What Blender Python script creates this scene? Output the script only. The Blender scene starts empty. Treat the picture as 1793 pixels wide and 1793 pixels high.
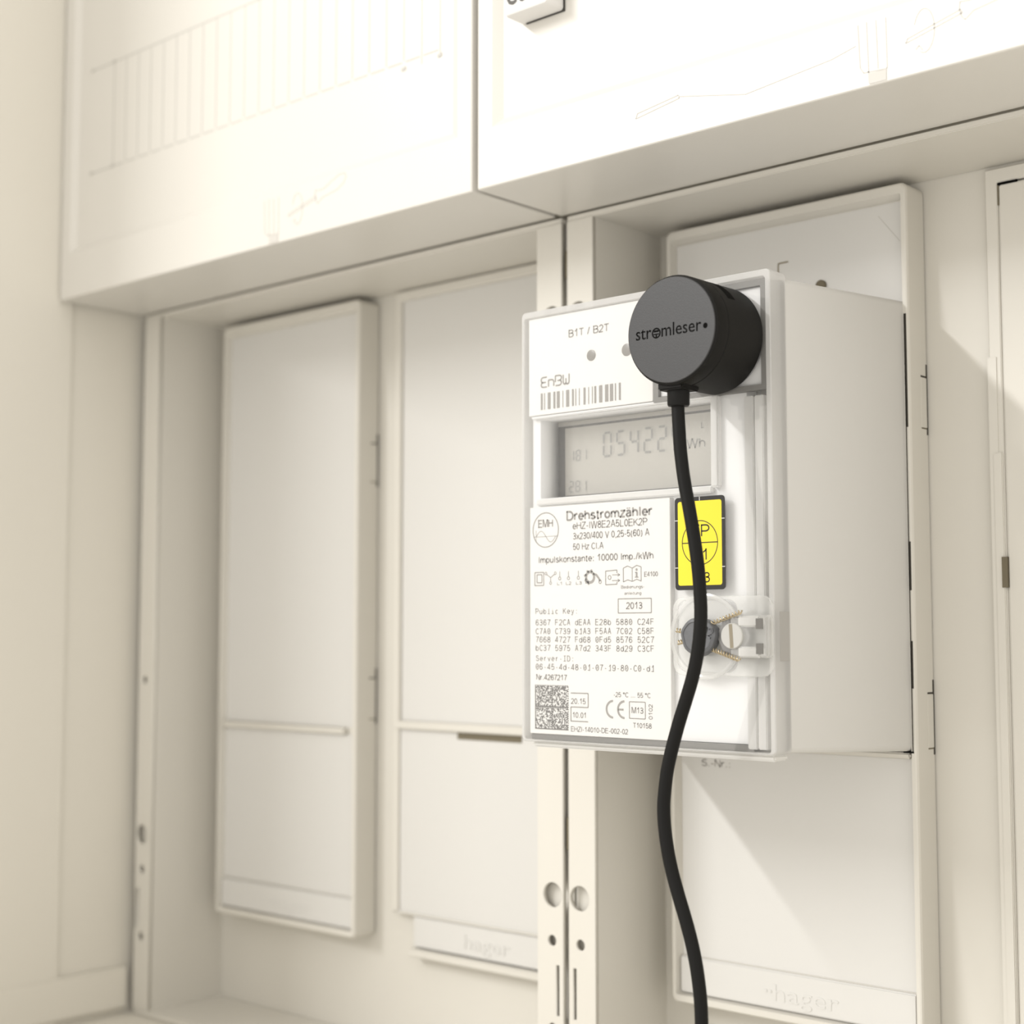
import bpy, bmesh, math
from mathutils import Vector, Matrix

# ------------------------------------------------------------------ scene, camera, light
SC = bpy.context.scene
COL = SC.collection
MM = 0.001
H0 = 1450.0                       # height of the meter's lower edge above the room floor, mm

SC.view_settings.view_transform = 'Standard'
SC.view_settings.look = 'None'
SC.view_settings.gamma = 1.0
SC.view_settings.use_curve_mapping = False
SC.view_settings.exposure = 0.0

def W(x, y, z):
    return Vector((x * MM, y * MM, (z + H0) * MM))

cam_data = bpy.data.cameras.new('camera')
cam = bpy.data.objects.new('camera', cam_data)
COL.objects.link(cam)
YAW, PITCH = 0.732652, 0.080298
cam.location = W(320.91, -361.20, 32.55)
cam.rotation_euler = (math.pi / 2 + PITCH, 0.0, YAW)
cam_data.sensor_width = 36.0
cam_data.lens = 2695.1 / 1793.0 * 36.0
cam_data.clip_start = 0.01
cam_data.clip_end = 20.0
cam_data.dof.use_dof = True
cam_data.dof.focus_distance = 0.446
cam_data.dof.aperture_fstop = 10.5
SC.camera = cam

world = bpy.data.worlds.new('room_light')
SC.world = world
world.use_nodes = True
bg = world.node_tree.nodes['Background']
bg.inputs[0].default_value = (1.0, 0.955, 0.88, 1.0)
bg.inputs[1].default_value = 1.43

# a fluorescent batten on the ceiling, up and to the left, running away from the wall
lamp_data = bpy.data.lights.new('ceiling_lamp', 'AREA')
lamp_data.shape = 'RECTANGLE'
lamp_data.size = 0.05
lamp_data.size_y = 1.6
lamp_data.energy = 41.0
lamp_data.color = (1.0, 0.99, 0.975)
lamp = bpy.data.objects.new('ceiling_lamp', lamp_data)
COL.objects.link(lamp)
lamp.location = W(-905, -1750, 1050)
lamp.rotation_euler = (0.0, math.radians(-42), 0.0)

# ------------------------------------------------------------------ materials
def principled(name, col, rough=0.4, spec=0.5, metal=0.0, noise=0.0, nscale=40.0, bump=0.0, bscale=900.0):
    m = bpy.data.materials.new(name)
    m.use_nodes = True
    nt = m.node_tree
    b = nt.nodes['Principled BSDF']
    b.inputs['Base Color'].default_value = (*col, 1)
    b.inputs['Roughness'].default_value = rough
    b.inputs['Specular IOR Level'].default_value = spec
    b.inputs['Metallic'].default_value = metal
    if noise or bump:
        tc = nt.nodes.new('ShaderNodeTexCoord')
    if noise:
        n = nt.nodes.new('ShaderNodeTexNoise')
        n.inputs['Scale'].default_value = nscale
        n.inputs['Detail'].default_value = 4
        nt.links.new(tc.outputs['Object'], n.inputs['Vector'])
        r = nt.nodes.new('ShaderNodeMapRange')
        r.inputs['To Min'].default_value = 1 - noise
        r.inputs['To Max'].default_value = 1 + noise
        nt.links.new(n.outputs['Fac'], r.inputs['Value'])
        mx = nt.nodes.new('ShaderNodeVectorMath')
        mx.operation = 'SCALE'
        mx.inputs[0].default_value = col
        nt.links.new(r.outputs['Result'], mx.inputs['Scale'])
        nt.links.new(mx.outputs['Vector'], b.inputs['Base Color'])
    if bump:
        n2 = nt.nodes.new('ShaderNodeTexNoise')
        n2.inputs['Scale'].default_value = bscale
        n2.inputs['Detail'].default_value = 2
        nt.links.new(tc.outputs['Object'], n2.inputs['Vector'])
        bp = nt.nodes.new('ShaderNodeBump')
        bp.inputs['Strength'].default_value = bump
        bp.inputs['Distance'].default_value = 0.0002
        nt.links.new(n2.outputs['Fac'], bp.inputs['Height'])
        nt.links.new(bp.outputs['Normal'], b.inputs['Normal'])
    return m

def clear_plastic(name, clear, tint, rough=0.1, fres=0.06):
    """thin clear or frosted plastic: part transparent, part translucent white, with a gloss"""
    m = bpy.data.materials.new(name)
    m.use_nodes = True
    nt = m.node_tree
    nt.nodes.clear()
    out = nt.nodes.new('ShaderNodeOutputMaterial')
    tr = nt.nodes.new('ShaderNodeBsdfTransparent')
    df = nt.nodes.new('ShaderNodeBsdfDiffuse')
    tl = nt.nodes.new('ShaderNodeBsdfTranslucent')
    gl = nt.nodes.new('ShaderNodeBsdfGlossy')
    df.inputs[0].default_value = (*tint, 1)
    tl.inputs[0].default_value = (*tint, 1)
    gl.inputs['Roughness'].default_value = rough
    m1 = nt.nodes.new('ShaderNodeMixShader'); m1.inputs[0].default_value = 0.4
    nt.links.new(df.outputs[0], m1.inputs[1]); nt.links.new(tl.outputs[0], m1.inputs[2])
    m2 = nt.nodes.new('ShaderNodeMixShader'); m2.inputs[0].default_value = clear
    nt.links.new(m1.outputs[0], m2.inputs[1]); nt.links.new(tr.outputs[0], m2.inputs[2])
    m3 = nt.nodes.new('ShaderNodeMixShader'); m3.inputs[0].default_value = fres
    nt.links.new(m2.outputs[0], m3.inputs[1]); nt.links.new(gl.outputs[0], m3.inputs[2])
    nt.links.new(m3.outputs[0], out.inputs[0])
    return m

M = {}
M['cream'] = principled('cream_plastic', (0.61, 0.589, 0.54), 0.38, 0.45, noise=0.012, nscale=30)
M['wall'] = principled('cream_wall_paint', (0.67, 0.643, 0.58), 0.6, 0.3, noise=0.015, nscale=12, bump=0.05)
M['panel'] = principled('glossy_white_panel', (0.605, 0.597, 0.578), 0.2, 0.5, noise=0.008, nscale=20)
M['flap'] = principled('white_cover_plastic', (0.615, 0.597, 0.558), 0.35, 0.5, noise=0.01, nscale=20)
M['score'] = principled('score_grey', (0.46, 0.448, 0.42), 0.5, 0.3)
M['print_faint'] = principled('faint_moulded_line', (0.52, 0.502, 0.47), 0.5, 0.3)
M['body'] = principled('meter_body_plastic', (0.575, 0.567, 0.549), 0.45, 0.35, noise=0.01, nscale=30, bump=0.08, bscale=1500)
M['white'] = principled('meter_white_plastic', (0.70, 0.70, 0.70), 0.4, 0.4)
M['label'] = principled('label_paper', (0.66, 0.652, 0.635), 0.55, 0.2)
M['ink'] = principled('veiled_dark_ink', (0.27, 0.258, 0.242), 0.7, 0.1)  # dark print, with the veil of glare put into a paler colour
M['ink_dark'] = principled('dark_grey_ink', (0.13, 0.125, 0.12), 0.7, 0.1)
M['ink_light'] = principled('light_grey_ink', (0.33, 0.317, 0.30), 0.7, 0.1)
M['lens'] = principled('smoky_lens', (0.21, 0.20, 0.185), 0.3, 0.4)
M['lcd'] = principled('display_grey', (0.42, 0.403, 0.362), 0.3, 0.4)
M['lcd_ink'] = principled('display_segment', (0.245, 0.24, 0.225), 0.4, 0.3)
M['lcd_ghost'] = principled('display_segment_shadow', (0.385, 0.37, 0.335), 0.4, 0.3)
M['lcd_edge'] = principled('display_border', (0.045, 0.042, 0.038), 0.4, 0.3)
M['yellow'] = principled('yellow_sticker', (0.73, 0.59, 0.035), 0.45, 0.3)
M['sticker_black'] = principled('sticker_black', (0.022, 0.021, 0.02), 0.5, 0.3)
M['black'] = principled('black_matt_plastic', (0.0095, 0.009, 0.0083), 0.55, 0.12, bump=0.15, bscale=2600)
M['cap'] = principled('cap_face_with_sheen', (0.026, 0.026, 0.0278), 0.45, 0.5, noise=0.16, nscale=1500, bump=0.10, bscale=2600)  # textured black face, with the lamp's sheen put into a lighter tone
M['rubber'] = principled('black_cable_rubber', (0.0065, 0.0063, 0.006), 0.5, 0.15, bump=0.15, bscale=1800)
M['hole'] = principled('dark_opening', (0.004, 0.0037, 0.0034), 0.8, 0.05)
M['gap'] = principled('shaded_opening', (0.16, 0.14, 0.10), 0.8, 0.1)
M['lead'] = principled('seal_lead', (0.115, 0.118, 0.126), 0.5, 0.5, metal=0.2, noise=0.12, nscale=600, bump=0.5, bscale=900)
M['wire'] = principled('seal_wire', (0.45, 0.37, 0.24), 0.4, 0.6, metal=0.6)
M['slot'] = principled('screw_slot', (0.25, 0.22, 0.165), 0.6, 0.2)
M['block'] = principled('white_block_plastic', (0.68, 0.67, 0.655), 0.45, 0.4)
M['clear'] = clear_plastic('clear_pane', 0.97, (0.9, 0.9, 0.9), 0.06, 0.035)
M['frost'] = clear_plastic('frosted_rim', 0.30, (0.75, 0.745, 0.735), 0.15, 0.06)
M['frost_light'] = clear_plastic('frosted_clear_edge', 0.20, (0.84, 0.835, 0.82), 0.12, 0.05)
M['clear_part'] = clear_plastic('clear_moulding', 0.68, (0.88, 0.88, 0.86), 0.10, 0.06)
M['hex'] = clear_plastic('grey_clear_nut', 0.12, (0.36, 0.355, 0.35), 0.10, 0.06)
M['side_slot'] = principled('grey_side_opening', (0.36, 0.35, 0.335), 0.5, 0.3)
M['gap_shade'] = principled('grey_gap_shade', (0.17, 0.165, 0.155), 0.5, 0.3)  # grey that stands in for the shade inside the cover's edge gaps
M['lug_dark'] = principled('grey_lug_opening', (0.16, 0.155, 0.145), 0.5, 0.3)
M['screw'] = principled('translucent_white_screw', (0.46, 0.455, 0.435), 0.4, 0.3)
M['socket'] = principled('slot_shade', (0.055, 0.05, 0.043), 0.8, 0.1)  # dark tone that stands in for the shade inside slots and notches
M['metal'] = principled('grey_metal', (0.42, 0.42, 0.43), 0.35, 0.5, metal=0.6)

# ------------------------------------------------------------------ mesh helpers (all in mm, world axes)
def add_box(bm, x0, x1, y0, y1, z0, z1):
    vs = [bm.verts.new(c) for c in ((x0,y0,z0),(x1,y0,z0),(x1,y1,z0),(x0,y1,z0),(x0,y0,z1),(x1,y0,z1),(x1,y1,z1),(x0,y1,z1))]
    for f in ((0,3,2,1),(4,5,6,7),(0,1,5,4),(1,2,6,5),(2,3,7,6),(3,0,4,7)):
        bm.faces.new([vs[i] for i in f])
    return bm

def box(x0, x1, y0, y1, z0, z1, bev=0.0, seg=2):
    bm = bmesh.new()
    add_box(bm, x0, x1, y0, y1, z0, z1)
    if bev:
        bmesh.ops.bevel(bm, geom=bm.edges[:], offset=bev, segments=seg, affect='EDGES', clamp_overlap=True)
    return bm

def rrect(x0, x1, z0, z1, r, n=4):
    """rounded rectangle, counter-clockwise seen from the room"""
    pts = []
    r = max(min(r, (x1-x0)/2-1e-4, (z1-z0)/2-1e-4), 1e-3)
    for cx, cz, a0 in ((x1-r, z1-r, 0), (x0+r, z1-r, 90), (x0+r, z0+r, 180), (x1-r, z0+r, 270)):
        for k in range(n+1):
            a = math.radians(a0 + 90*k/n)
            pts.append((cx + r*math.cos(a), cz + r*math.sin(a)))
    return pts

def loft(loops, cap0=True, cap1=True, bm=None):
    """loops: (x0,x1,z0,z1,corner radius,y) bridged one to the next"""
    bm = bm or bmesh.new()
    rings = [[bm.verts.new((x, L[5], z)) for x, z in rrect(*L[:5])] for L in loops]
    for a, b in zip(rings, rings[1:]):
        n = len(a)
        for i in range(n):
            bm.faces.new((a[i], a[(i+1) % n], b[(i+1) % n], b[i]))
    if cap0: bm.faces.new(rings[0])
    if cap1: bm.faces.new(rings[-1])
    bmesh.ops.recalc_face_normals(bm, faces=bm.faces[:])
    return bm

def ring_plate(out, inn, y0, y1, bev=0.0):
    """a flat frame: outer and inner (x0,x1,z0,z1,r) between depths y0 (front) and y1 (back)"""
    bm = bmesh.new()
    def R(L, y): return [bm.verts.new((x, y, z)) for x, z in rrect(*L)]
    def shr(L, d): return (L[0]+d, L[1]-d, L[2]+d, L[3]-d, max(L[4]-d, 0.01))
    seq = [R(out, y1), R(out, y0+bev)] + ([R(shr(out, bev), y0), R(shr(inn, -bev), y0)] if bev else [R(out, y0)][:0] )
    if not bev:
        seq = [R(out, y1), R(out, y0), R(inn, y0), R(inn, y1)]
    else:
        seq += [R(inn, y0+bev), R(inn, y1)]
    seq.append(seq[0])
    for a, b in zip(seq, seq[1:]):
        n = len(a)
        for i in range(n):
            bm.faces.new((a[i], a[(i+1) % n], b[(i+1) % n], b[i]))
    bmesh.ops.recalc_face_normals(bm, faces=bm.faces[:])
    return bm

def lathe_y(cx, cz, prof, n=72):
    """turn (radius, y) about an axis along y"""
    bm = bmesh.new()
    rings = []
    for r, y in prof:
        rings.append([bm.verts.new((cx + r*math.cos(2*math.pi*k/n), y, cz + r*math.sin(2*math.pi*k/n))) for k in range(n)])
    for a, b in zip(rings, rings[1:]):
        for i in range(n):
            bm.faces.new((a[i], a[(i+1) % n], b[(i+1) % n], b[i]))
    bm.faces.new(rings[0]); bm.faces.new(rings[-1])
    bmesh.ops.recalc_face_normals(bm, faces=bm.faces[:])
    return bm

def tube(pts, rad, n=14, bm=None, cap=True):
    bm = bm or bmesh.new()
    P = [Vector(p) for p in pts]
    rings, nrm = [], None
    for i, p in enumerate(P):
        t = (P[min(i+1, len(P)-1)] - P[max(i-1, 0)]).normalized()
        if nrm is None:
            nrm = t.orthogonal().normalized()
        nrm = (nrm - t * nrm.dot(t)).normalized()
        b = t.cross(nrm)
        rr = rad[i] if isinstance(rad, (list, tuple)) else rad
        rings.append([bm.verts.new(p + rr*(math.cos(2*math.pi*k/n)*nrm + math.sin(2*math.pi*k/n)*b)) for k in range(n)])
    for a, b in zip(rings, rings[1:]):
        for k in range(n):
            bm.faces.new((a[k], a[(k+1) % n], b[(k+1) % n], b[k]))
    if cap:
        bm.faces.new(rings[0]); bm.faces.new(rings[-1])
    bmesh.ops.recalc_face_normals(bm, faces=bm.faces[:])
    return bm

def spline(pts, k=6):
    P = [Vector(p) for p in pts]
    out = []
    for i in range(len(P)-1):
        p0, p1, p2, p3 = P[max(i-1, 0)], P[i], P[i+1], P[min(i+2, len(P)-1)]
        for j in range(k):
            t = j/k
            out.append(0.5*((2*p1)+(p2-p0)*t+(2*p0-5*p1+4*p2-p3)*t*t+(3*p1-p0-3*p2+p3)*t**3))
    out.append(P[-1])
    return out

def holed_plate(outline, holes, y0, y1):
    """a plate with real holes; outline and holes are lists of (x,z)"""
    cu = bpy.data.curves.new('tmp', 'CURVE')
    cu.dimensions = '2D'; cu.fill_mode = 'BOTH'; cu.extrude = (y1-y0)/2
    for pl in [outline] + holes:
        s = cu.splines.new('POLY'); s.points.add(len(pl)-1)
        for p, (x, z) in zip(s.points, pl): p.co = (x, z, 0, 1)
        s.use_cyclic_u = True
    o = bpy.data.objects.new('tmp', cu); COL.objects.link(o)
    me = o.evaluated_get(bpy.context.evaluated_depsgraph_get()).to_mesh()
    bm = bmesh.new()
    bm.from_mesh(me)
    bpy.data.objects.remove(o); bpy.data.curves.remove(cu)
    for v in bm.verts:
        x, z, d = v.co
        v.co = (x, (y0+y1)/2 - d, z)
    bmesh.ops.remove_doubles(bm, verts=bm.verts[:], dist=1e-4)
    bmesh.ops.recalc_face_normals(bm, faces=bm.faces[:])
    return bm

def circ(cx, cz, r, n=28):
    return [(cx + r*math.cos(2*math.pi*k/n), cz + r*math.sin(2*math.pi*k/n)) for k in range(n)]

# lettering: flat or raised letter shapes standing on a plane facing the room
_gl = {}
def glyphs(s, extrude=0.0, bold=0.0):
    key = (s, extrude, bold)
    if key not in _gl:
        cu = bpy.data.curves.new('tmp', 'FONT')
        cu.body = s; cu.extrude = extrude; cu.offset = bold; cu.resolution_u = 3
        o = bpy.data.objects.new('tmp', cu); COL.objects.link(o)
        me = o.evaluated_get(bpy.context.evaluated_depsgraph_get()).to_mesh()
        _gl[key] = ([tuple(v.co) for v in me.vertices], [tuple(p.vertices) for p in me.polygons])
        bpy.data.objects.remove(o); bpy.data.curves.remove(cu)
    return _gl[key]

CAP = 0.682
def text(bm, s, x0, x1, z, cap, y, bold=0.0, thick=0.0, rot=False):
    vs, fs = glyphs(s, thick/ (cap/CAP) if thick else 0.0, bold)
    lo = min(v[0] for v in vs); hi = max(v[0] for v in vs)
    sx = (x1-x0)/(hi-lo); sz = cap/CAP
    nv = []
    for v in vs:
        a, b, d = x0+(v[0]-lo)*sx, v[1]*sz, v[2]*sz
        nv.append(bm.verts.new((a, y-d, z+b)))
    for f in fs:
        try: bm.faces.new([nv[i] for i in f])
        except ValueError: pass
    return nv

def line(bm, xa, za, xb, zb, w, y, thick=0.0):
    d = Vector((xb-xa, zb-za)); L = d.length
    if L == 0: return
    d /= L; n = Vector((-d.y, d.x))*w/2
    q = [(xa-n.x, za-n.y), (xb-n.x, zb-n.y), (xb+n.x, zb+n.y), (xa+n.x, za+n.y)]
    if thick:
        f = [bm.verts.new((a, y-thick, b)) for a, b in q]; k = [bm.verts.new((a, y, b)) for a, b in q]
        bm.faces.new(f); bm.faces.new(k[::-1])
        for i in range(4): bm.faces.new((f[i], k[i], k[(i+1) % 4], f[(i+1) % 4]))
    else:
        bm.faces.new([bm.verts.new((a, y, b)) for a, b in q])

def poly(bm, pts, w, y, closed=False, thick=0.0):
    for a, b in zip(pts, pts[1:] + (pts[:1] if closed else [])):
        line(bm, a[0], a[1], b[0], b[1], w, y, thick)

def circle(bm, cx, cz, rx, rz, w, y, n=40, a0=0, a1=360):
    A = [math.radians(a0+(a1-a0)*k/n) for k in range(n+1)]
    o = [bm.verts.new((cx+(rx+w/2)*math.cos(a), y, cz+(rz+w/2)*math.sin(a))) for a in A]
    i = [bm.verts.new((cx+(rx-w/2)*math.cos(a), y, cz+(rz-w/2)*math.sin(a))) for a in A]
    for k in range(n): bm.faces.new((o[k], o[k+1], i[k+1], i[k]))

def disc(bm, cx, cz, rx, rz, y, n=28):
    bm.faces.new([bm.verts.new((cx+rx*math.cos(2*math.pi*k/n), y, cz+rz*math.sin(2*math.pi*k/n))) for k in range(n)])

# a plain grotesque drawn as strokes: glyph -> (advance, strokes); cap height 1, strokes are centre lines
def _arc(cx, cy, rx, ry, a0, a1, n=9):
    return [(cx+rx*math.cos(math.radians(a0+(a1-a0)*k/n)), cy+ry*math.sin(math.radians(a0+(a1-a0)*k/n))) for k in range(n+1)]
X = .70
G = {
 'A': (.70, [[(.02, 0), (.33, 1), (.37, 1), (.68, 0)], [(.14, .35), (.56, .35)]]),
 'B': (.66, [[(.04, 0), (.04, 1), (.36, 1)] + _arc(.36, .77, .22, .23, 90, -90) + [(.04, .54)], [(.36, .54)] + _arc(.38, .27, .24, .27, 90, -90) + [(.04, 0)]]),
 'C': (.72, [_arc(.38, .5, .34, .5, 42, 318, 18)]),
 'D': (.72, [[(.04, 0), (.04, 1), (.32, 1)] + _arc(.32, .5, .35, .5, 90, -90, 14) + [(.04, 0)]]),
 'E': (.64, [[(.60, 1), (.04, 1), (.04, 0), (.61, 0)], [(.04, .53), (.56, .53)]]),
 'F': (.58, [[(.56, 1), (.04, 1), (.04, 0)], [(.04, .53), (.50, .53)]]),
 'H': (.70, [[(.04, 0), (.04, 1)], [(.64, 0), (.64, 1)], [(.04, .53), (.64, .53)]]),
 'I': (.22, [[(.10, 0), (.10, 1)]]),
 'K': (.68, [[(.04, 0), (.04, 1)], [(.62, 1), (.06, .40)], [(.24, .58), (.66, 0)]]),
 'L': (.56, [[(.04, 1), (.04, 0), (.53, 0)]]),
 'M': (.82, [[(.04, 0), (.04, 1), (.10, 1), (.40, .06), (.70, 1), (.76, 1), (.76, 0)]]),
 'N': (.70, [[(.04, 0), (.04, 1), (.08, 1), (.60, 0), (.64, 0), (.64, 1)]]),
 'P': (.64, [[(.04, 0), (.04, 1), (.36, 1)] + _arc(.36, .73, .24, .27, 90, -90) + [(.04, .46)]]),
 'S': (.66, [_arc(.33, .75, .26, .25, 25, 180, 9) + _arc(.33, .72, .26, .18, 200, 262, 3) + _arc(.33, .27, .29, .27, 72, -165, 13)]),
 'T': (.62, [[(.01, 1), (.60, 1)], [(.305, 1), (.305, 0)]]),
 'V': (.68, [[(.02, 1), (.34, 0), (.66, 1)]]),
 'W': (.96, [[(.02, 1), (.24, 0), (.48, 1), (.72, 0), (.94, 1)]]),
 'Z': (.62, [[(.04, 1), (.58, 1), (.02, 0), (.60, 0)]]),
 '0': (.56, [_arc(.27, .5, .24, .5, 0, 360, 22)]),
 '1': (.56, [[(.08, .72), (.24, .84), (.33, 1), (.33, 0)]]),
 '2': (.56, [_arc(.27, .73, .22, .27, 165, -25, 10) + [(.38, .45), (.03, .02), (.03, 0), (.50, 0)]]),
 '3': (.56, [_arc(.26, .765, .21, .235, 160, -80, 9) + [(.22, .53)] + _arc(.26, .265, .235, .265, 88, -160, 11)]),
 '4': (.56, [[(.39, 0), (.39, 1), (.36, 1), (.02, .26), (.52, .26)]]),
 '5': (.56, [[(.46, 1), (.12, 1), (.06, .50)] + _arc(.26, .32, .235, .32, 125, -155, 13)]),
 '6': (.56, [_arc(.30, .66, .245, .34, 25, 180, 9) + [(.045, .36)], _arc(.275, .31, .23, .31, 0, 360, 18)]),
 '7': (.56, [[(.03, 1), (.50, 1), (.50, .97), (.30, .55), (.20, 0)]]),
 '8': (.56, [_arc(.27, .77, .20, .23, 0, 360, 16), _arc(.27, .27, .24, .27, 0, 360, 18)]),
 '9': (.56, [_arc(.265, .69, .23, .31, 0, 360, 18), [(.495, .64)] + _arc(.24, .34, .245, .34, 0, -155, 9)]),
 'a': (.56, [_arc(.26, .50, .20, .20, 160, 0, 8) + [(.46, .10), (.49, 0)], [(.46, .41), (.26, .38)] + _arc(.22, .19, .18, .19, 90, 270, 8) + [(.34, .03), (.46, .18)]]),
 'b': (.56, [[(.05, 0), (.05, 1)], _arc(.28, .35, .23, .35, 0, 360, 18)]),
 'c': (.52, [_arc(.27, .35, .22, .35, 45, 315, 14)]),
 'd': (.56, [[(.50, 0), (.50, 1)], _arc(.27, .35, .23, .35, 0, 360, 18)]),
 'e': (.56, [[(.05, .36), (.50, .36)] + _arc(.275, .35, .23, .35, 3, 318, 16)]),
 'g': (.56, [[(.50, X), (.50, .0)] + _arc(.27, -.02, .23, .26, 0, -150, 9), _arc(.27, .35, .23, .35, 0, 360, 18)]),
 'h': (.56, [[(.05, 0), (.05, 1)], [(.05, .42)] + _arc(.27, .44, .22, .26, 165, 0, 8) + [(.49, 0)]]),
 'i': (.22, [[(.10, 0), (.10, X)], [(.10, .93), (.10, 1.0)]]),
 'k': (.52, [[(.05, 0), (.05, 1)], [(.46, X), (.07, .30)], [(.22, .42), (.49, 0)]]),
 'l': (.22, [[(.10, 0), (.10, 1)]]),
 'm': (.86, [[(.05, 0), (.05, X)], [(.05, .42)] + _arc(.235, .44, .185, .26, 165, 0, 7) + [(.42, 0)], [(.42, .42)] + _arc(.605, .44, .185, .26, 165, 0, 7) + [(.79, 0)]]),
 'n': (.56, [[(.05, 0), (.05, X)], [(.05, .42)] + _arc(.27, .44, .22, .26, 165, 0, 8) + [(.49, 0)]]),
 'o': (.56, [_arc(.275, .35, .24, .35, 0, 360, 18)]),
 'p': (.56, [[(.05, -.28), (.05, X)], _arc(.28, .35, .23, .35, 0, 360, 18)]),
 'r': (.36, [[(.05, 0), (.05, X)], [(.05, .40)] + _arc(.27, .45, .22, .25, 170, 70, 5)]),
 's': (.50, [_arc(.24, .52, .18, .18, 30, 180, 7) + _arc(.24, .50, .18, .12, 205, 265, 3) + _arc(.24, .18, .20, .18, 75, -160, 9)]),
 't': (.32, [[(.13, .92), (.13, .10), (.17, .01), (.27, 0)], [(.01, X), (.27, X)]]),
 'u': (.56, [[(.49, X), (.49, 0)], [(.05, X)] + _arc(.26, .25, .21, .25, 180, 345, 8)]),
 'v': (.50, [[(.02, X), (.25, 0), (.48, X)]]),
 'x': (.50, [[(.02, X), (.47, 0)], [(.46, X), (.02, 0)]]),
 'y': (.50, [[(.02, X), (.25, .03)], [(.48, X), (.22, -.16), (.13, -.27), (.03, -.26)]]),
 'z': (.50, [[(.04, X), (.45, X), (.02, 0), (.47, 0)]]),
 '/': (.32, [[(.02, -.02), (.28, 1.02)]]),
 '-': (.36, [[(.04, .37), (.30, .37)]]),
 ',': (.28, [[(.14, .06), (.14, -.04), (.09, -.16)]]),
 '.': (.28, [[(.14, -.04), (.14, .13)]]),
 ':': (.28, [[(.14, -.04), (.14, .13)], [(.14, .53), (.14, .70)]]),
 '(': (.34, [_arc(.42, .36, .34, .66, 128, 232, 8)]),
 ')': (.34, [_arc(-.10, .36, .34, .66, 52, -52, 8)]),
 '\u00b0': (.38, [_arc(.18, .83, .15, .15, 0, 360, 12)]),
 ' ': (.28, []),
}
G['\u00e4'] = (.56, G['a'][1] + [[(.14, .90), (.14, 1.0)], [(.36, .90), (.36, 1.0)]])

def stroke(bm, pts, w, y, thick=0.0):
    """a pen stroke with joints filled at sharp turns"""
    n = len(pts)
    for i in range(n-1):
        a, b = Vector(pts[i]), Vector(pts[i+1])
        d = b-a
        if d.length < 1e-6: continue
        d.normalize()
        ea = eb = w*.06
        if i > 0 and (a-Vector(pts[i-1])).length > 1e-6 and (a-Vector(pts[i-1])).normalized().dot(d) < .8: ea = w*.45
        if i < n-2 and (Vector(pts[i+2])-b).length > 1e-6 and (Vector(pts[i+2])-b).normalized().dot(d) < .8: eb = w*.45
        if i == 0: ea = 0
        if i == n-2: eb = 0
        a2 = a-d*ea; b2 = b+d*eb
        line(bm, a2.x, a2.y, b2.x, b2.y, w, y, thick)

def sans(bm, s, x0, x1, z, cap, y, bold=0.0, thick=0.0):
    """lettering fitted between x0 and x1 on the baseline z"""
    w = cap*(.138+bold)
    tot = sum(G[c][0]+.10 for c in s) - .16
    k = (x1-x0-w)/tot
    x = x0 + w/2
    v0 = len(bm.verts)
    for c in s:
        for st_ in G[c][1]:
            pts = [(x+p*k, z + (q*(cap-w)+w/2 if q >= 0 else q*cap+w/2)) for p, q in st_]
            stroke(bm, pts, w, y, thick)
        x += (G[c][0]+.10)*k
    bm.verts.ensure_lookup_table()
    return [bm.verts[i] for i in range(v0, len(bm.verts))]

def mono(bm, s, x0, x1, z, cap, y):
    n = len(s); pitch = (x1-x0)/(n-.2); w = cap*.125
    for i, c in enumerate(s):
        if c == ' ': continue
        adv, sts = G[c]
        cx = x0 + pitch*(i+.4)
        lo = min(p for t_ in sts for p, q in t_); hi = max(p for t_ in sts for p, q in t_)
        k = cap*.95
        if hi-lo > .3: k = min(k*1.2, (pitch*.80-w)/(hi-lo))
        for st_ in sts:
            stroke(bm, [(cx+(p-(lo+hi)/2)*k, z+q*(cap-w)+w/2) for p, q in st_], w, y)
        if c == '0': line(bm, cx-pitch*.13, z+cap*.33, cx+pitch*.13, z+cap*.67, w*.9, y)
        if c in '1iIl': line(bm, cx-pitch*.26, z+w/2, cx+pitch*.26, z+w/2, w, y)
        if c == 'I': line(bm, cx-pitch*.26, z+cap-w/2, cx+pitch*.26, z+cap-w/2, w, y)

# ------------------------------------------------------------------ object helpers
ORIG = {}
def thing(name, label, cat, base, group=None):
    o = bpy.data.objects.new(name, None)
    o.empty_display_size = 0.01
    COL.objects.link(o)
    o.location = W(*base); ORIG[o.name] = Vector(base)
    o['label'] = label; o['category'] = cat
    if group: o['group'] = group
    return o

def put(name, bm, mat, parent=None, smooth=False, base=None, **props):
    me = bpy.data.meshes.new(name)
    top = parent
    while top is not None and top.parent is not None: top = top.parent
    b = ORIG[top.name] if top is not None else Vector(base or (0, 0, 0))
    for v in bm.verts: v.co = (v.co - b) * MM
    bm.to_mesh(me); bm.free()
    me.materials.append(M[mat])
    if smooth:
        for p in me.polygons: p.use_smooth = True
        try: me.set_sharp_from_angle(angle=math.radians(35))
        except Exception: pass
    o = bpy.data.objects.new(name, me)
    COL.objects.link(o)
    if parent is not None: o.parent = parent
    else:
        o.location = W(*b); ORIG[o.name] = b
    for k, v in props.items(): o[k] = v
    return o

def structure(name, bm, mat, base=(0, 0, 0), smooth=False):
    return put(name, bm, mat, None, smooth, base, kind='structure')

# ================================================================== SETTING
structure('wall_back', box(-300, 420, 86.2, 96, -260, 520), 'wall')
bm = box(-300, -275.4, 8.7, 86, -260, 520)
add_box(bm, -300, -274.0, -150, 8.7, -260, 520)
structure('wall_left', bm, 'wall')
structure('baseboard_left', box(-275.4, -272.6, -149.5, 43.5, -131.5, -113.5, 0.8), 'wall')
structure('floor', box(-300, 420, -150, 86.2, -150, -134.2), 'wall')

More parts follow.
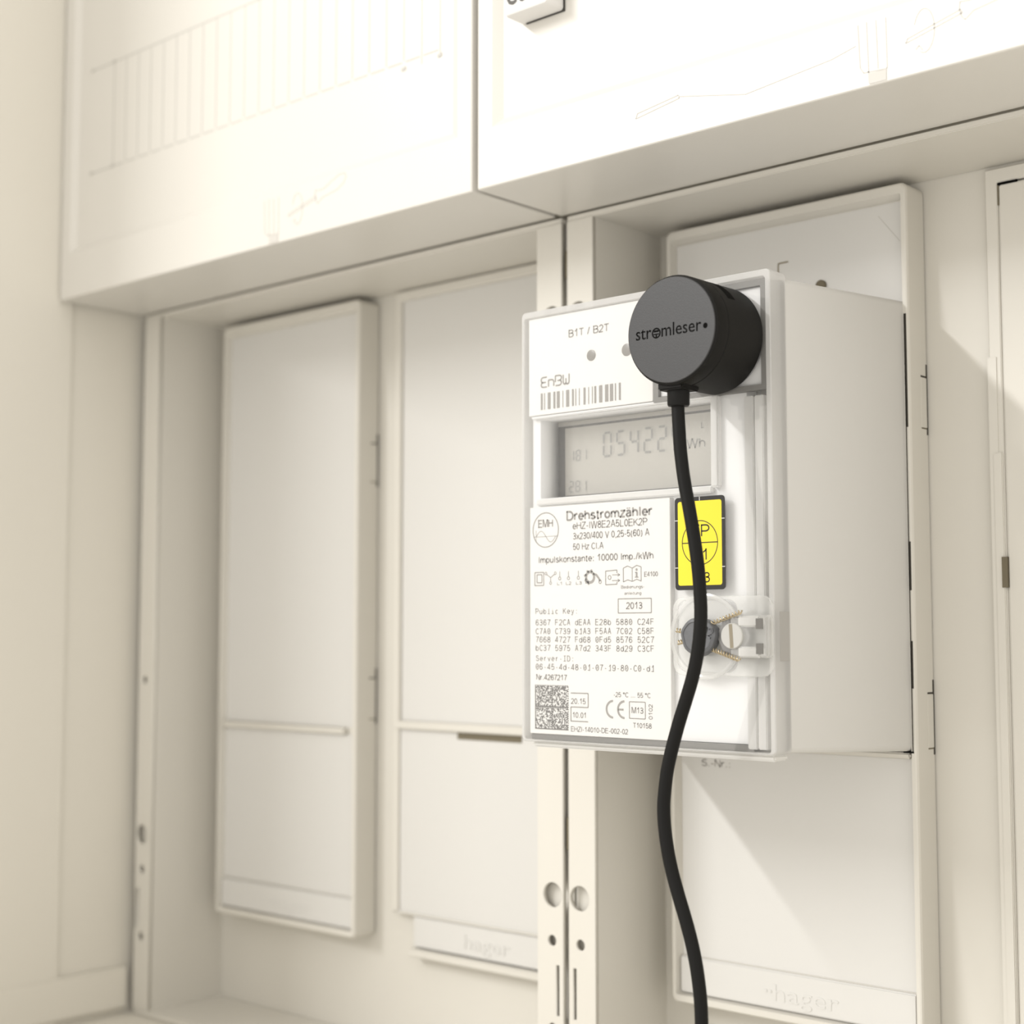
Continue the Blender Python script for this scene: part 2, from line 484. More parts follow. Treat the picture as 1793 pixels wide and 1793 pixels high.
# ================================================================== COVER FLAPS ABOVE
def flap(x0, label, grp):
    x1 = x0 + 249.6
    t = thing('cover_flap', label, 'cover', (x0+125, 1.7, 179.3), grp)
    z0, z1 = 179.3, 372.0
    bm = loft([(x0, x1, z0, z1, .6, 44.2), (x0, x1, z0, z1, .6, 2.9), (x0+.1, x1-.1, z0+.1, z1, .7, 2.0), (x0+.5, x1-.5, z0+.4, z1, .8, 1.7),
               (x0+6.7, x1-6.7, z0+19.8, z1-12, .2, 1.7), (x0+10.4, x1-10.4, z0+22.4, z1-16, .2, 3.4)])
    put('front_shell', bm, 'flap', t)
    return t

FL = flap(-273.1, 'long white cover flap with a row of scored module lines, beside the left wall', 'cover flaps above the meter fields')
FR = flap(-21.1, 'bright white cover flap carrying a small lettered block, above the meter', 'cover flaps above the meter fields')

# module scale moulded into the left flap
YI = 3.4
def score(parent, name, pts, w=0.5, mat='score', y=YI, thick=0.05):
    bm = bmesh.new()
    poly(bm, pts, w, y, thick=thick)
    return put(name, bm, mat, parent)
xs = [-236.7 + 8.932*k for k in range(23)]
score(FL, 'score_line', [(-253.6, 278.6), (-40.2, 278.2)], 0.6)
seg = [(-253.0, 232.7)] + [(x, 232.7) for x in xs[1:]]
for a, b in zip(seg, seg[1:]):
    score(FL, 'score_line', [(a[0]+.9, 232.7), (b[0]-.9, 232.7)], 0.6)
for k, x in enumerate(xs):
    lo = 229.8 if k in (len(xs)-2, len(xs)-1) else 233.3
    score(FL, 'score_line', [(x, lo), (x, 278.0)], 0.55)
for x, z in ((-253.4, 278.6), (-237.1, 278.6), (-253.0, 232.7), (-237.1, 232.7), (-58.0, 230.2), (-40.3, 230.6)):
    bm = bmesh.new(); line(bm, x-1.0, z, x+1.0, z+.2, 1.2, YI, 0.25)
    put('score_mark', bm, 'score', FL)

def tools(parent, dx):
    """moulded lever slots and a screwdriver with a turning arrow, on the lower edge of a flap"""
    y = 1.7
    for xa, za, xb, zb in ((120.1, 197.0, 120.6, 185.0), (122.7, 197.2, 123.2, 180.2), (125.5, 197.0, 125.9, 183.6), (128.4, 197.0, 128.6, 183.0), (120.6, 185.0, 121.6, 183.4), (121.6, 183.4, 128.6, 183.0)):
        bm = bmesh.new(); line(bm, xa+dx, za, xb+dx, zb, 0.34, y, 0.10); put('moulded_line', bm, 'print_faint', parent)
    put('release_tab', box(123.3+dx, 128.4+dx, 1.5, 1.75, 179.9, 182.8), 'print_faint', parent)
    bm = bmesh.new()
    sh = [(134.1, 188.3), (134.6, 189.4), (149.6, 193.2), (150.1, 192.2)]
    poly(bm, [(x+dx, z) for x, z in sh], 0.30, y, True, 0.10)
    gr = [(149.5, 195.3), (149.3, 193.6), (149.9, 191.2), (150.8, 190.2), (153.2, 192.0), (157.0, 192.6), (161.5, 193.4), (164.8, 195.2), (166.2, 197.2), (165.6, 198.6), (162.6, 198.7), (158.0, 197.0), (154.5, 195.2), (151.8, 195.0)]
    poly(bm, [(x+dx, z) for x, z in gr], 0.30, y, True, 0.10)
    arc = [(139.4+dx+2.9*math.cos(math.radians(a)), 190.4+5.9*math.sin(math.radians(a))) for a in range(-118, 160, 12)]
    poly(bm, arc, 0.28, y, False, 0.10)
    poly(bm, [(138.9+dx, 185.2), (137.9+dx, 186.8), (136.9+dx, 185.8)], 0.28, y, False, 0.10)
    put('screwdriver_emblem', bm, 'print_faint', parent)
tools(FR, 0); tools(FL, -252)
bm = bmesh.new()
poly(bm, [(44.8, 188.4), (45.4, 189.9), (60.5, 192.0), (60.9, 191.0)], 0.3, 1.7, True, 0.1)
poly(bm, [(60.9, 191.5), (84, 186.6), (112, 189.6), (119.4, 191.4)], 0.26, 1.7, False, 0.1)
put('screwdriver_emblem', bm, 'print_faint', FR)

# small lettered block on the right flap
B = thing('lettered_block', 'small white plastic block with dark letters, fixed on the right cover flap', 'block', (6, 3.4, 231))
put('block_body', loft([(-2.8, 15.2, 231.0, 252, 1.0, 3.38), (-2.8, 15.2, 231.0, 252, 1.0, -3.9), (-2.5, 14.9, 231.4, 251.6, 1.0, -4.8), (-1.9, 14.3, 232.1, 251, 1.0, -5.2)]), 'block', B, True)
put('block_shadow', box(-.5, 15.7, 2.9, 3.39, 230.6, 252.3), 'lcd_edge', B)  # dark sheet standing in for the shadow line behind the block
bm = bmesh.new(); text(bm, 'C', -1.7, 2.7, 234.4, 6.6, -5.28, 0.02); text(bm, 'o', 3.3, 7.1, 234.4, 6.6, -5.28, 0.02); put('printed_text', bm, 'ink_dark', B, kind='stuff')

# ================================================================== FIELD FRAMES
def field_frame(x0, label):
    x1 = x0 + 249.3
    t = thing('field_frame', label, 'frame', (x0+124, 84, -134), 'meter field frames')
    put('back_plate', box(x0, x1, 84, 86, -134, 178.4), 'cream', t)
    put('top_rail', box(x0, x1, 44.5, 84, 176.8, 178.75, 0.3), 'cream', t)
    put('bottom_rail', box(x0, x1, 44.5, 84, -134, -131.2, 0.5), 'cream', t)
    for s in (0, 1):
        a, b = (x0, x0+11.3) if s == 0 else (x1-11.3, x1)
        out = a if s == 0 else b
        sg = 1 if s == 0 else -1
        def X(d): return out + sg*d
        nd = .9 if (s == 0 and x0 < -200) else .0
        ol = [(X(0), -131.2), (X(0), -97.3), (X(nd), -97.3), (X(nd), -79.7), (X(0), -79.7), (X(0), 176.8), (X(11.3), 176.8), (X(11.3), -131.2)]
        holes = [circ(X(4.6), -55.4, 4.25), circ(X(4.9), -70.7, 1.9), circ(X(4.6), 12.9, 1.8), circ(X(4.8), -99.9, 1.9)]
        if (s == 1) == (x0 < -200): holes.append(circ(X(4.7), 144.3, 3.8))
        sx = X(2.4)
        holes.append([(sx-.75, -95.6), (sx+.75, -95.6), (sx+.75, -78.6), (sx-.75, -78.6)])
        put('side_strip', holed_plate(ol, holes, 44.5, 46.2), 'cream', t)
        ya, yb = (X(9.8), X(11.3))
        put('side_wall', box(min(ya, yb), max(ya, yb), 46.2, 84, -131.2, 176.8), 'cream', t)
        put('strip_backing', box(min(X(.6), X(9.8)), max(X(.6), X(9.8)), 47.9, 49, -131.2, 176.8), 'cream', t)
    return t
FRL = field_frame(-270.2, 'cream field frame with pierced side strips, between the left wall and the meter')
FRR = field_frame(-18.2, 'cream field frame holding the electricity meter')
# clips seen in the joint between the two frames
put('joint_filler', box(-20.8, -18.25, 47.2, 49, -131, 176.8), 'cream', FRR)
for z0, z1 in ((157.2, 167.2), (-40, -29)):
    put('joint_clip', box(-20.2, -18.9, 45.6, 50, z0, z1, .2), 'gap', FRR)

# ================================================================== CARRIER BOXES (each field's left place)
def carrier(x0, label, shelf, meter):
    x1 = x0 + 92.8
    z0, z1 = -91.0, 174.5
    yf, yi = 72.0, 75.2
    t = thing('carrier_box', label, 'carrier', (x0+46, 84, z0), 'carrier boxes in the meter fields')
    c = 2.2
    bm = loft([(x0+3, x1-3, z0+3, z1-3, .5, 83.99), (x0+3, x1-3, z0+3, z1-3, .5, 83.3), (x0, x1, z0, z1, c, 83.3), (x0, x1, z0, z1, c, yf+.9), (x0+.35, x1-.35, z0+.35, z1-.35, c, yf+.2), (x0+.8, x1-.8, z0+.7, z1-.8, c, yf),
               (x0+1.9, x1-1.9, z0+2.6, z1-3.4, .8, yf), (x0+2.2, x1-2.2, z0+2.9, z1-4.4, .6, yi-1.2), (x0+2.6, x1-2.6, z0+3.1, z1-4.9, .5, yi)])
    put('box_shell', bm, 'cream', t)
    xi0, xi1 = x0+2.7, x1-2.7
    put('upper_plate', box(xi0, xi1, yi-.25, yi+.5, -5.6 if shelf else -3.0, 169.4, .2), 'panel', t)
    if shelf:
        put('shelf_ledge', box(xi0, xi0+82, yf+.6, yi+.3, -8.4, -5.8, .5), 'cream', t)
        put('lower_plate', box(xi0, xi1, yi-.6, yi+.4, -75.0, -8.5, .3), 'panel', t)
    else:
        put('shelf_ledge', box(xi0+.2, xi1, yf+.5, yi+.3, -4.9, -3.1, .5), 'cream', t)
        put('lower_plate', box(xi0, xi1, yi-.1, yi+.5, -75.4, -5.0, .2), 'panel', t)
    lb = put('name_band', box(xi0, xi1, yi-1.6, yi+.4, -87.6, -75.6, .45), 'panel', t)
    bm = bmesh.new()
    text(bm, 'hager', x0+39.6, x0+63.4, -84.9, 5.2, yi-1.62, 0.0, 0.15)
    for dx, dz in ((36.2, -82.2), (37.9, -82.2)):
        line(bm, x0+dx, dz, x0+dx+.9, dz, .9, yi-1.6, .2)
    put('raised_lettering', bm, 'panel', lb)
    for za, zb in ((97.6, 113.4), (-1.8, 14.6)):
        put('latch_tab', box(x1-.1, x1+.14, 79.3, 82.9, za, zb, .1), 'cream', t)
        put('latch_slot', box(x1-.3, x1+.06, 82.7, 83.6, za-2.2, zb+4.4), 'socket', t)  # dark boxes stand for the shade in the notch round the tab
        put('latch_gap', box(x1-.3, x1+.08, 79.3, 82.7, zb+.05, zb+.6), 'socket', t)
        put('latch_gap', box(x1-.3, x1+.08, 79.3, 82.7, za-.45, za-.05), 'gap', t)
    return t
CL = carrier(-248.4, 'empty carrier box with a blank plate and small ledge, beside the left wall', True, False)
CR = carrier(4.0, 'carrier box that the electricity meter is plugged onto', False, True)
yi = 75.2
bm = bmesh.new(); sans(bm, 'S.-Nr.:', 15.0, 27.0, -11.6, 2.5, yi-.14, 0.02); put('printed_text', bm, 'ink_light', CR, kind='stuff')
bm = bmesh.new(); poly(bm, [(48.3, 151.6), (48.3, 156.6), (52.2, 156.7)], .55, yi-.26, False, .05); put('corner_mark', bm, 'slot', CR)
put('fixing_screw', lathe_y(64.6, 146.6, [(1.9, yi), (1.9, yi-.9), (1.5, yi-1.3), (.2, yi-1.3)], 24), 'gap', CR, True)
bm = bmesh.new(); line(bm, 85.6, 165.9, 93, 156.6, .22, yi-.27); put('surface_scratch', bm, 'score', CR)
for za, zb, w in ((133.9, 134.0, 0), (97.0, 132.6, .75), (46.5, 61.5, .75), (16.5, 31.0, .75), (-2.6, 132.6, .28)):
    if w: put('socket_gap', box(95.25, 95.3+w, 71.9, 74, za, zb), 'socket', CR)  # dark boxes put in for the shade of the slots beside the meter
put('socket_gap', box(92.2, 95.7, 71.9, 73.5, -3.1, -2.6), 'hole', CR)

# ================================================================== COVER PANELS (each field's right place)
P = thing('blanking_cover', 'glossy blank cover panel with middle ledge, behind and left of the meter', 'panel', (-90, 84, -94), 'blanking covers in the meter fields')
put('frame_rim', ring_plate((-142.2, -37, -79.2, 176.3, .8), (-138.6, -40, -78.8, 172.2, .5), 80.0, 83.99, .5), 'cream', P)
put('upper_plate', box(-138.7, -39.9, 81.6, 83, -2.0, 172.3, .2), 'panel', P)
put('middle_ledge', box(-141.5, -39.9, 79.4, 83, -5.4, -2.0, .5), 'cream', P)
put('lower_plate', box(-138.7, -39.9, 81.2, 83, -79, -5.4, .2), 'panel', P)
put('finger_slot', box(-106, -72, 81.0, 81.4, -8.2, -5.5), 'gap', P)
nb = put('name_band', box(-129.7, -39.9, 80.4, 83.99, -91.6, -79.6, .35), 'panel', P)
put('bottom_lip', box(-130.4, -39.9, 77.6, 83.99, -95.2, -92.2, .6), 'cream', P)
bm = bmesh.new(); text(bm, 'hager', -101.5, -77.5, -88.6, 5.2, 80.38, 0, .25); put('raised_lettering', bm, 'panel', nb)

P2 = thing('blanking_cover', 'cover panel with a narrow upright ridge, standing right of the meter', 'panel', (160, 84, -140), 'blanking covers in the meter fields')
put('frame_rim', ring_plate((118.2, 218, -130, 175.6, .4), (122.3, 214, -127, 171.0, .3), 81.8, 83.99, .4), 'cream', P2)
put('door_plate', box(122.7, 213.6, 81.6, 83.9, -126, 170.3, .5), 'cream', P2)
put('lower_ridge', box(117.7, 121, 81.45, 83.99, -130, 117.4, .3), 'cream', P2)
put('ridge_step', box(119.0, 122.0, 81.2, 83.99, -130, 88, .3), 'cream', P2)
put('groove_floor', box(122.1, 122.9, 82.5, 83.9, -126, 170.2), 'cream', P2)
put('latch_slot', box(121.2, 122.9, 80.75, 82.0, 47.0, 56.2), 'gap', P2)
put('corner_gap', box(122.25, 122.75, 81.9, 82.4, 164, 170.6), 'gap', P2)
put('corner_gap', box(122.4, 128.6, 81.7, 82.4, 170.2, 170.8), 'hole', P2)

# ================================================================== ELECTRICITY METER
E = thing('electricity_meter', 'white electronic three-phase meter with printed label and clear front cover', 'meter', (46, 75, -3))
x1 = 92.3
hole = (2.6, 82.6, 2.6, 131.6, .6)
bm = loft([(-1.6, 95.1, -2.7, 137.2, 2.0, 74.9), (-1.5, 95.0, -2.6, 137.0, 2.0, 72.0), (.35, x1, .35, 133.2, 1.6, 9.0), (.65, x1-.3, .65, 132.9, 1.5, 8.0), hole + (8.0,), hole + (12.2,)])
put('meter_body', bm, 'body', E, True)
# inner white front with the display opening
bm = holed_plate(rrect(2.6, 82.5, 2.6, 131.4, .6), [rrect(5.7, 71.2, 75.4, 100.3, .4)[::-1]], 2.6, 12.0)
front = put('inner_front', bm, 'white', E)
put('display_ledge', box(5.0, 71.4, 1.0, 3.0, 73.2, 75.0, .35), 'frost_light', E)
put('display_ledge', box(3.2, 72.0, .9, 3.0, 100.5, 101.4, .3), 'white', E)

# upper label plate
lu = put('upper_label', box(2.5, 51.2, .7, 2.7, 101.5, 132.4, .12), 'label', E)
YL = .62
bm = bmesh.new()
sans(bm, 'B1T / B2T', 18.8, 34.8, 124.6, 2.45, YL, 0.0)
put('printed_text', bm, 'ink', lu, kind='stuff')
bm = bmesh.new()   # the supplier's word mark, drawn as round-cornered strokes
w, y = .46, YL
zb, zt = 110.2, 113.3
def st(pts): poly(bm, pts, w, y)
st([(10.0, zt), (8.3, zt), (7.75, zt-.35), (7.65, zt-1.0), (7.9, zt-1.45), (8.5, zt-1.6), (9.6, zt-1.6)])
st([(8.5, zt-1.6), (7.9, zt-1.75), (7.65, zt-2.2), (7.75, zt-2.8), (8.3, zb), (10.0, zb)])
st([(10.7, zb), (10.7, zt-1.0), (12.2, zt-1.0), (12.7, zt-1.25), (12.85, zt-1.7), (12.85, zb)])
st([(13.5, zt), (15.3, zt), (15.9, zt-.3), (15.95, zt-1.1), (15.4, zt-1.55), (14.4, zt-1.6)])
st([(13.5, zt), (13.5, zt-2.0)]); st([(15.4, zt-1.55), (15.95, zt-2.0), (15.9, zt-2.7), (15.3, zb), (13.6, zb)])
st([(16.7, zt), (16.7, zb+.6), (17.1, zb+.1), (17.5, zb), (17.8, zb+.5), (17.8, zt-1.2)])
st([(17.8, zb+.5), (18.2, zb), (18.7, zb+.1), (19.05, zb+.6), (19.05, zt+.1)])
put('supplier_mark', bm, 'ink', lu, kind='stuff')
bars = [(7.51, 8.3), (8.91, 9.22), (10.35, 11.53), (12.68, 13.46), (14.06, 15.27), (16.39, 16.69), (17.85, 19.08), (20.23, 20.92), (21.56, 21.89), (22.98, 23.28), (24.8, 25.6), (26.68, 26.98), (28.13, 28.43), (29.05, 29.8), (30.91, 32.15), (33.2, 34.48), (35.09, 36.31), (36.99, 37.41), (38.5, 39.22)]
bm = bmesh.new()
for a, b in bars: line(bm, (a+b)/2, 103.1, (a+b)/2, 108.35, b-a, YL)
put('barcode', bm, 'ink', lu, kind='stuff')
for x, z, r in ((27.9, 118.0, 1.72), (41.6, 118.0, 1.9)):
    put('signal_window', lathe_y(x, z, [(r, .75), (r, .60), (r-.15, .55), (.05, .55)], 32), 'lens', lu, True)

# lower label plate
ll = put('lower_label', box(2.9, 57.0, .7, 2.7, 2.5, 72.6, .12), 'label', E)
bm = bmesh.new()
T = lambda s, a, b, z, c, bo=0.0: sans(bm, s, a, b, z, c, YL, bo)
T('Drehstromzähler', 17.7, 50.7, 67.65, 3.15, .04)
T('eHZ-IW8E2A5L0EK2P', 20.2, 48.8, 64.97, 2.25)
T('3x230/400 V 0,25-5(60) A', 20.35, 49.5, 61.85, 2.13)
T('50 Hz Cl.A', 20.35, 32.3, 58.65, 2.05)
T('Impulskonstante: 10000 Imp./kWh', 6.3, 51.0, 55.0, 2.17, .015)
T('E4100', 47.5, 52.5, 49.85, 1.46)
T('2013', 40.7, 46.8, 40.4, 2.1, .01)
T('Nr.4267217', 5.4, 17.85, 18.93, 1.8, .02)
T('20.15', 19.4, 25.2, 11.95, 1.75); T('10.01', 19.9, 25.5, 7.8, 1.75)
T('-25 °C ... 55 °C', 35.8, 49.6, 14.47, 1.5)
T('M13', 42.5, 46.9, 9.85, 1.85); T('T10158', 43.0, 49.85, 5.65, 1.55)
T('EHZI-14010-DE-002-02', 19.35, 41.2, 3.65, 1.58)
for s, a, b in (('L1', 14.0, 16.2), ('L2', 17.5, 19.7), ('L3', 21.5, 23.8)): T(s, a, b, 48.1, 1.0)
# the upright number beside the boxed mark
vs0 = len(bm.verts)
nv = sans(bm, '0102', 0, 4.5, 0, 1.45, YL)
for v in nv: v.co = (50.25 - v.co.z, v.co.y, 8.25 + v.co.x)
put('printed_text', bm, 'ink', ll, kind='stuff')
bm = bmesh.new()
sans(bm, 'Bedienungs-', 38.9, 47.6, 46.5, 1.0, YL); sans(bm, 'anleitung', 40.1, 46.4, 44.65, .95, YL)
put('printed_text', bm, 'ink_light', ll, kind='stuff')
bm = bmesh.new()
mono(bm, 'Public Key:', 5.2, 22.4, 39.25, 1.8, YL)
for s, z in (('6367 F2CA dEAA E28b 5880 C24F', 35.72), ('C7A0 C739 b1A3 F5AA 7C02 C58F', 33.02), ('7668 4727 Fd68 0Fd5 8576 52C7', 30.47), ('bC37 5975 A7d2 343F 8d29 C3CF', 27.87)):
    mono(bm, s, 5.25, 50.95, z, 1.9, YL)
mono(bm, 'Server-ID:', 5.35, 20.8, 24.75, 1.8, YL)
mono(bm, '06-45-4d-48-01-07-19-80-C0-d1', 5.25, 51.0, 22.1, 1.9, YL)
put('printed_key', bm, 'ink', ll, kind='stuff')
bm = bmesh.new()                                        # maker's round emblem with a sine wave
circle(bm, 9.4, 65.35, 5.2, 5.35, .3, YL, 56)
sans(bm, 'EMH', 6.25, 12.4, 66.1, 2.5, YL, .01)
wave = [(5.5+8.0*k/30, 63.3+1.75*math.sin(2*math.pi*k/30)) for k in range(31)]
poly(bm, wave, .16, YL); line(bm, 4.5, 63.3, 14.2, 63.3, .13, YL); line(bm, 5.5, 61.5, 5.5, 65.4, .13, YL)
put('maker_emblem', bm, 'ink', ll, kind='stuff')
bm = bmesh.new()                                        # row of symbols
def rect(a, b, c, d, w): poly(bm, [(a, c), (b, c), (b, d), (a, d)], w, YL, True)
rect(4.95, 8.6, 48.15, 52.2, .3); rect(5.85, 7.85, 49.0, 51.5, .3)
for x, z in ((9.5, 51.8), (13.3, 51.8), (11.4, 48.8)): circle(bm, x, z, .38, .42, .2, YL, 16)
poly(bm, [(9.8, 51.5), (11.4, 50.5), (13.0, 51.5)], .22, YL); line(bm, 11.4, 50.5, 11.4, 49.3, .22, YL)
for x in (15.1, 18.6, 22.5):
    circle(bm, x, 50.15, .45, .48, .2, YL, 18); line(bm, x, 50.6, x, 52.3, .2, YL)
circle(bm, 27.1, 50.25, 1.55, 1.6, .8, YL, 32)          # meter disc with a running arm
for k in range(5):
    a = math.radians(60+72*k*.62); line(bm, 27.1+1.6*math.cos(a), 50.25+1.65*math.sin(a), 27.1+2.35*math.cos(a+.35), 50.25+2.3*math.sin(a+.35), .6, YL)
poly(bm, [(28.3, 51.3), (29.5, 50.9), (30.4, 49.9), (31.0, 48.9)], .62, YL); circle(bm, 31.0, 48.75, .5, .55, .24, YL, 18)
line(bm, 25.3, 48.8, 26.6, 48.6, .8, YL)
poly(bm, [(37.4, 51.2), (37.4, 52.1), (33.1, 51.9), (33.1, 47.8), (37.4, 47.9), (37.4, 48.6)], .28, YL)
circle(bm, 34.6, 49.95, .55, .6, .22, YL, 18)
for z in (50.7, 49.0): line(bm, 35.6, z, 38.4, z, .22, YL); poly(bm, [(37.7, z+.4), (38.5, z), (37.7, z-.4)], .2, YL)
poly(bm, [(39.8, 48.5), (39.8, 52.6), (41.4, 53.2), (43.1, 52.5), (44.8, 53.3), (46.4, 52.8), (46.4, 48.6), (44.8, 49.2), (43.1, 48.6), (41.4, 49.1)], .25, YL, True)
line(bm, 43.1, 52.5, 43.1, 48.6, .2, YL)
line(bm, 44.75, 49.9, 44.75, 51.3, .6, YL); disc(bm, 44.75, 52.05, .38, .4, YL); line(bm, 44.1, 49.8, 45.4, 49.8, .28, YL); line(bm, 44.2, 51.2, 44.75, 51.2, .28, YL)
put('symbol_row', bm, 'ink', ll, kind='stuff')
bm = bmesh.new()                                        # boxes and conformity mark
rect(37.8, 50.05, 39.3, 43.5, .28)
poly(bm, [(19.4, 15.25), (26.15, 15.25), (26.15, 11.05), (19.4, 11.05), (19.4, 6.8), (26.15, 6.8)], .32, YL)
rect(41.75, 47.6, 8.4, 13.25, .26)
circle(bm, 35.7, 10.85, 2.5, 2.45, .62, YL, 28, 92, 268); circle(bm, 40.0, 10.85, 2.5, 2.45, .62, YL, 28, 92, 268); line(bm, 37.6, 10.85, 39.6, 10.85, .55, YL)
put('printed_boxes', bm, 'ink', ll, kind='stuff')

# printed matrix of small square cells (no message), in four framed fields
import random
rnd = random.Random(11)
NX = 40
bm = bmesh.new()
ux, uz = 13.5/NX, 13.6/NX
def cell(i, j):
    if i in (0, NX//2) or j in (0, NX//2): return True
    if i in (NX-1, NX//2-1): return j % 2 == 0
    if j in (NX-1, NX//2-1): return i % 2 == 0
    return rnd.random() < .5
for j in range(NX):
    i = 0; row = [cell(i, j) for i in range(NX)]
    while i < NX:
        if row[i]:
            k = i
            while k < NX and row[k]: k += 1
            xa, xb, za = 5.0+i*ux, 5.0+k*ux, 3.9+j*uz
            line(bm, xa, za+uz/2, xb, za+uz/2, uz, YL)
            i = k
        else: i += 1
put('printed_matrix', bm, 'ink_dark', ll, kind='stuff')

# display deep in its opening
d = put('display', box(5.72, 71.15, 11.2, 12.0, 75.42, 100.25), 'lcd', E)
bm = bmesh.new()
add_box(bm, 5.8, 8.6, 11.1, 11.2, 76.6, 98.6); add_box(bm, 5.8, 71.1, 11.12, 11.2, 98.2, 98.9); add_box(bm, 5.8, 71.1, 11.12, 11.2, 76.2, 76.7)
put('display_border', bm, 'lcd_edge', d)
SEG = {'0': 'abcdef', '5': 'acdfg', '4': 'bcfg', '2': 'abdeg', '1': 'bc', '9': 'abcdfg', '8': 'abcdefg', '6': 'acdefg', '3': 'abcdg'}
def seven(bm, ch, x, z, w, h, t, y):
    s = .06*w; k = .10*h/8
    def P(u, v): return (x+u*w+v*k, z+v*h)
    L = {'a': (P(.12, 1), P(.88, 1)), 'g': (P(.14, .5), P(.86, .5)), 'd': (P(.12, 0), P(.88, 0)), 'f': (P(0, .95), P(0, .55)), 'e': (P(0, .45), P(0, .05)), 'b': (P(1, .95), P(1, .55)), 'c': (P(1, .45), P(1, .05))}
    for q in SEG[ch]: line(bm, *L[q][0], *L[q][1], t, y)
dd = put('display_glass', box(5.8, 71.1, 10.2, 10.4, 75.5, 100.2), 'clear', d)
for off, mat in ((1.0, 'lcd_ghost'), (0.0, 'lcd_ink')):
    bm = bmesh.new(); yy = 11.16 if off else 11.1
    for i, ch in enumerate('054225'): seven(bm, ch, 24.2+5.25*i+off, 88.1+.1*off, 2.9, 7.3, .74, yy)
    if not off: sans(bm, 'kWh', 53.0, 62.4, 87.9, 3.0, yy, .006); sans(bm, 'L', 60.9, 62.0, 93.6, 2.0, yy)
    for i, ch in enumerate('181'): seven(bm, ch, 10.6+2.6*i+off*.5, 87.6, 1.5, 3.3, .4, yy)
    for i, ch in enumerate('281'): seven(bm, ch, 10.4+2.6*i+off*.5, 77.8, 1.5, 3.3, .4, yy)
    put('display_digits', bm, mat, d, kind='stuff')

# yellow sticker beside the label
sk = put('round_cornered_sticker', loft([(59.3, 76.6, 45.6, 72.2, 1.1, .02), (59.3, 76.6, 45.6, 72.2, 1.1, -.10)]), 'sticker_black', E, label='yellow sticker with a black border')
put('yellow_field', loft([(60.4, 75.5, 46.9, 71.0, .7, -.09), (60.4, 75.5, 46.9, 71.0, .7, -.14)]), 'yellow', sk)
bm = bmesh.new(); YS = -.16
circle(bm, 68.0, 59.0, 6.1, 6.3, .26, YS, 48); line(bm, 61.9, 59.0, 74.1, 59.0, .3, YS)
sans(bm, 'TP', 65.0, 71.3, 60.6, 3.6, YS, -.02); sans(bm, '1', 68.6, 71.0, 53.9, 3.4, YS, -.02); sans(bm, '3', 69.1, 71.4, 47.6, 3.0, YS, -.01)
put('printed_text', bm, 'sticker_black', sk, kind='stuff')
bm = bmesh.new()
for a in (68.0,): line(bm, a, 71.05, a, 72.15, .22, YS)
for z in (65.6, 52.0): line(bm, 59.35, z, 60.4, z, .2, YS); line(bm, 75.5, z, 76.55, z, .2, YS)
put('cut_marks', bm, 'label', sk, kind='stuff')

# clear cover: rim, pane and the ribs at the right
cv = put('clear_cover', ring_plate((0, 92.3, 0, 134.7, 1.5), (1.2, 90.6, .6, 132.6, .8), 0.0, 8.0, .25), 'frost', E)
put('cover_pane', loft([(1.2, 90.6, .6, 132.6, .8, .28), (1.2, 90.6, .6, 132.6, .8, .06)]), 'clear', cv)
put('cover_rib', box(82.9, 86.0, .5, 7.9, 1.4, 99.5, .3), 'frost_light', cv)
put('cover_rib', box(86.3, 89.2, .5, 7.9, 1.4, 99.5, .3), 'frost_light', cv)
put('cover_rib', box(71.4, 74.2, .4, 2.6, 74.6, 101.0, .5), 'frost_light', cv)
put('lower_lip', box(3.2, 91.0, 1.4, 8.2, -1.7, -.05, .5), 'frost_light', cv)
put('reader_seat', box(53.3, 88.7, 1.6, 2.5, 102.5, 130.3, .2), 'white', cv)
put('reader_seat_plate', lathe_y(75, 116.1, [(14.2, 2.5), (14.2, .4), (13.6, .3), (.1, .3)], 48), 'metal', cv, True)
put('gap_shade_strip', box(3.2, 84.5, 1.2, 7.9, .72, 2.45), 'gap_shade', cv)  # dark strip painted in for the shaded gap below the label
put('gap_shade_strip', ring_plate((51.4, 90.4, 100.9, 132.2, .3), (53.2, 88.8, 102.4, 130.4, .3), .55, 2.4), 'gap_shade', cv)  # grey ring painted in for the shaded gap round the reader seat
put('side_opening', box(91.9, 92.36, 2.7, 7.5, 25.6, 39.2), 'side_slot', cv)

# sealing point at the lower right of the cover
hs = put('seal_housing', ring_plate((58.6, 92.2, 21.3, 43.7, 3.5), (60.2, 80.6, 22.4, 42.6, 3.0), -.55, .05, .2), 'clear_part', cv)
put('seal_ring', lathe_y(69.9, 32.4, [(12.1, .05), (12.1, -.7), (11.5, -.9), (10.9, -.7), (10.8, -.06), (10.7, .04)], 64), 'clear_part', hs, True)
put('cover_lug', box(79.6, 92.3, -3.2, 0.0, 26.6, 38.2, .6), 'clear_part', hs)
put('cover_lug', box(82.6, 89.6, -3.5, -.2, 35.0, 38.0, .4), 'frost_light', hs)
put('cover_lug', box(82.6, 89.6, -3.5, -.2, 26.6, 29.6, .4), 'frost_light', hs)
for z0 in (34.4, 27.6):
    put('lug_opening', box(88.6, 90.7, -3.55, -3.1, z0, z0+2.9), 'lug_dark', hs)
bm = bmesh.new()
hx = [(80.6+5.5*math.cos(math.radians(60*k)), 32.5+6.1*math.sin(math.radians(60*k))) for k in range(6)]
a = [bm.verts.new((x, -2.6, z)) for x, z in hx]; b = [bm.verts.new((x, 0, z)) for x, z in hx]
bm.faces.new(a); bm.faces.new(b)
for k in range(6): bm.faces.new((a[k], a[(k+1) % 6], b[(k+1) % 6], b[k]))
bmesh.ops.recalc_face_normals(bm, faces=bm.faces[:])
put('hex_collar', bm, 'hex', hs)
